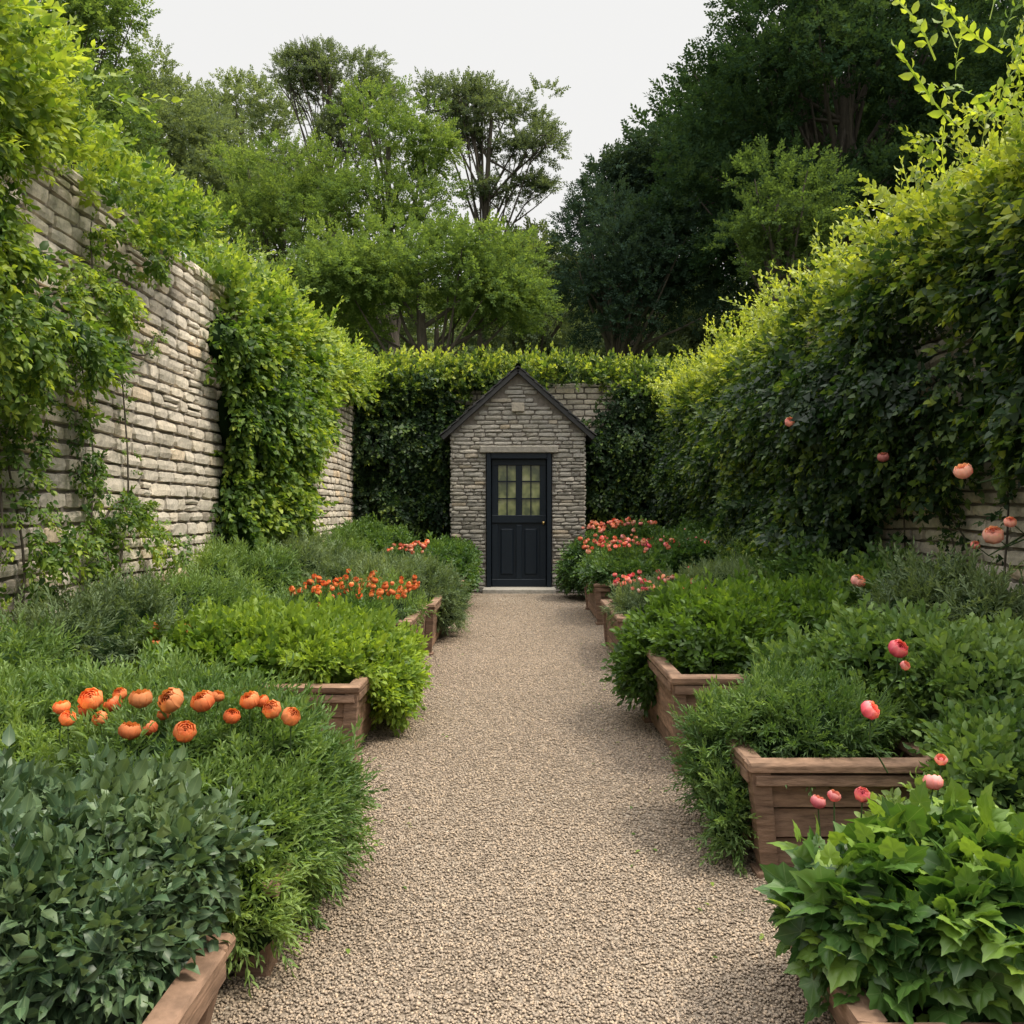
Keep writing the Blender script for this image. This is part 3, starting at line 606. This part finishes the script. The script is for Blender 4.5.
climber('ivy',(XR,0,0),(0,1,0),(-1,0,0),[(3.4,2.5,1.3,.5,.35),(4.5,2.65,1.0,.38,.4),(3.9,1.85,1.0,.4,.25),(5.3,2.65,1.2,.4,.5),(5.8,2.0,1.1,.6,.42),(7.0,2.2,1.3,.85,.6),(7.3,1.4,1.1,1.0,.55),(8.6,2.2,1.3,.85,.6),(8.4,1.2,.9,.8,.5),(10.0,2.2,1.4,.85,.5),(10.0,1.6,.9,.5,.3),(11.6,2.2,1.3,.95,.5),(12.9,2.1,1.3,1.1,.5),(12.2,1.3,1.6,.9,.35)],
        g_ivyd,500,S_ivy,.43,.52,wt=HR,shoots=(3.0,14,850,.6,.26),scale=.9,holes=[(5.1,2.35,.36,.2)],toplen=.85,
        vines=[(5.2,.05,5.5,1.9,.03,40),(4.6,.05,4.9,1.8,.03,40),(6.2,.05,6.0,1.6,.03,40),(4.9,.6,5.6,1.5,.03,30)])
climber('climbing_rose',(XR,0,0),(0,1,0),(-1,0,0),[(4.3,3.0,.5,.2,.4)],g_ivy,300,S_bright,.85,.1,wt=HR,shoots=(3.9,4.9,44,.5,.85),scale=1.2,toplen=1.15)
e=empty('climbing_rose_blooms',(0,0,0)); af=Acc(); ag=Acc()
for (px,py,D,r) in [(963,471,4.3,.046),(883,457,5.3,.036),(790,422,6.3,.04),(993,535,4.3,.05),(858,581,5.2,.045),(1010,522,4.3,.03),(975,545,4.6,.025)]:
    rose(af,W(px,py,D),r); q=W(px,py,D); tube(ag,[q,q+[.1,.05,-.06],[XR+.02,D+.15,q[2]+.05]],[.003,.004,.006],4)
af.build('blooms',f_peach,e); ag.build('stems',M_stem,e)
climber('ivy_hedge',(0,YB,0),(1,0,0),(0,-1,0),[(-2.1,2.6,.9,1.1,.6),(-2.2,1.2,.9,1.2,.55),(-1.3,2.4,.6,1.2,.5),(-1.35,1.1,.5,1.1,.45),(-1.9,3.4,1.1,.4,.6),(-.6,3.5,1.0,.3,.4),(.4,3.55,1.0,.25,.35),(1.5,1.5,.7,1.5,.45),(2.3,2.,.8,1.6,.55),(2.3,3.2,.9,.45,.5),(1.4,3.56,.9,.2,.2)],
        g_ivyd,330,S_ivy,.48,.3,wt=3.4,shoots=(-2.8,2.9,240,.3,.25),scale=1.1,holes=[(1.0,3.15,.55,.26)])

# ---------------------------------------------------------------- trees
def T(name,bl,mat,**k): 
    return tree(name,[blobpx(*b) for b in bl],mat,**k)
T('broadleaf_tree',[(40,130,110,95,26),(-60,60,140,140,27),(0,230,150,90,25),(95,35,52,50,27)],t_mid,dens=8,tint=.45)
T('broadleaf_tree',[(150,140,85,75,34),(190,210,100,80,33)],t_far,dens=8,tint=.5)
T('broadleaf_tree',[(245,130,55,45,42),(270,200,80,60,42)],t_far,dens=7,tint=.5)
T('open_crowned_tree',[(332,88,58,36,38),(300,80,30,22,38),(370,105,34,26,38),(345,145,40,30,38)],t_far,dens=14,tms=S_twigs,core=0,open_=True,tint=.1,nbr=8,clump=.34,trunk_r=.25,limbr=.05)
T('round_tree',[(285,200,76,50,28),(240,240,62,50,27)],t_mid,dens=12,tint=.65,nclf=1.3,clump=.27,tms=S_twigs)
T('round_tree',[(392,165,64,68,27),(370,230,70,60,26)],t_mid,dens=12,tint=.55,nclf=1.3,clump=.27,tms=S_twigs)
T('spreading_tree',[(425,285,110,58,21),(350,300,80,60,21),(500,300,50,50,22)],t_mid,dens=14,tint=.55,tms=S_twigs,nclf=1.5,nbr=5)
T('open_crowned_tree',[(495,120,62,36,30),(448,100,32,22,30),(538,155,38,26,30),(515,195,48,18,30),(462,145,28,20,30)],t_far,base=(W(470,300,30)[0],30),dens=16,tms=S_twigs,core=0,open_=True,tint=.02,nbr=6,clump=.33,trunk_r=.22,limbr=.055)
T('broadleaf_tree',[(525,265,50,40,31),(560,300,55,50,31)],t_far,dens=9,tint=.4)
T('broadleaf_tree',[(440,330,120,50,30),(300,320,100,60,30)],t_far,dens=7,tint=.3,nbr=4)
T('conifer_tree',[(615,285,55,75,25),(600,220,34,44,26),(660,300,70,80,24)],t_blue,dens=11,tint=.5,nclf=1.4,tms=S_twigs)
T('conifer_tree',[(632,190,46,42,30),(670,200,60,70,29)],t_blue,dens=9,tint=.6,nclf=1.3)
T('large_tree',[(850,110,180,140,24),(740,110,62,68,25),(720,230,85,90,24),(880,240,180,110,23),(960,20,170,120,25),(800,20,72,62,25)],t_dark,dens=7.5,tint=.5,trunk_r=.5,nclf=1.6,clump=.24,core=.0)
T('light_green_tree',[(782,220,50,56,19),(800,270,56,50,19)],t_mid,dens=15,tint=.05,tms=S_twigs)
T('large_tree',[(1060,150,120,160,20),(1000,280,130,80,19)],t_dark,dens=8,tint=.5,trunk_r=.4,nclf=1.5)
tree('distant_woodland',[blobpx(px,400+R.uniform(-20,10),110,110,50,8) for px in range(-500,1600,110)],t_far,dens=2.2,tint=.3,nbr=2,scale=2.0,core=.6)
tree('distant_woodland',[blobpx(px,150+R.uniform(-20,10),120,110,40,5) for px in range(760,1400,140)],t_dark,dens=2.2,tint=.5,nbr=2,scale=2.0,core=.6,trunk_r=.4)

# ---------------------------------------------------------------- light, sky, camera
s=Vector((.48,-.13,.84)).normalized(); el=math.asin(s.z); az=math.atan2(s.x,s.y)
w=bpy.data.worlds.new('World'); sc.world=w; w.use_nodes=True; nt=w.node_tree; bg=nt.nodes['Background']
sky=nt.nodes.new('ShaderNodeTexSky'); sky.sky_type='NISHITA'; sky.sun_disc=False; sky.sun_elevation=el; sky.sun_rotation=az; sky.dust_density=3; sky.air_density=1
# bright haze / thin overcast: luminance rises from horizon to zenith
tc=nt.nodes.new('ShaderNodeTexCoord'); sx=nt.nodes.new('ShaderNodeSeparateXYZ'); nt.links.new(tc.outputs['Generated'],sx.inputs[0])
hz=ramp(nt,sx.outputs[2],[(.0,(1.0,.98,.94)),(.50,(.985,.975,.95)),(.85,(1,.985,.95))])
mr=nt.nodes.new('ShaderNodeMapRange'); nt.links.new(sx.outputs[2],mr.inputs[0]); mr.inputs[1].default_value=.55; mr.inputs[2].default_value=.95; mr.inputs[3].default_value=9.4; mr.inputs[4].default_value=42
vm=nt.nodes.new('ShaderNodeVectorMath'); vm.operation='SCALE'; nt.links.new(hz,vm.inputs[0]); nt.links.new(mr.outputs[0],vm.inputs['Scale'])
mx=mixc(nt,.9,sky.outputs[0],vm.outputs[0]); nt.links.new(mx,bg.inputs[0]); bg.inputs[1].default_value=.105
ld=bpy.data.lights.new('sun','SUN'); ld.energy=4.3; ld.angle=math.radians(12); ld.color=(1,.91,.75); lo=bpy.data.objects.new('sun',ld); lo.rotation_euler=s.to_track_quat('Z','Y').to_euler(); sc.collection.objects.link(lo)
cd=bpy.data.cameras.new('camera'); cd.sensor_width=36; cd.lens=30.0; cd.shift_x=-6/1024; cd.clip_end=2000; cd.clip_start=.05
co=bpy.data.objects.new('camera',cd); co.location=(0,0,CH); co.rotation_euler=(math.radians(90),0,0); sc.collection.objects.link(co); sc.camera=co
sc.view_settings.view_transform='Standard'; sc.view_settings.look='None'; sc.view_settings.exposure=0
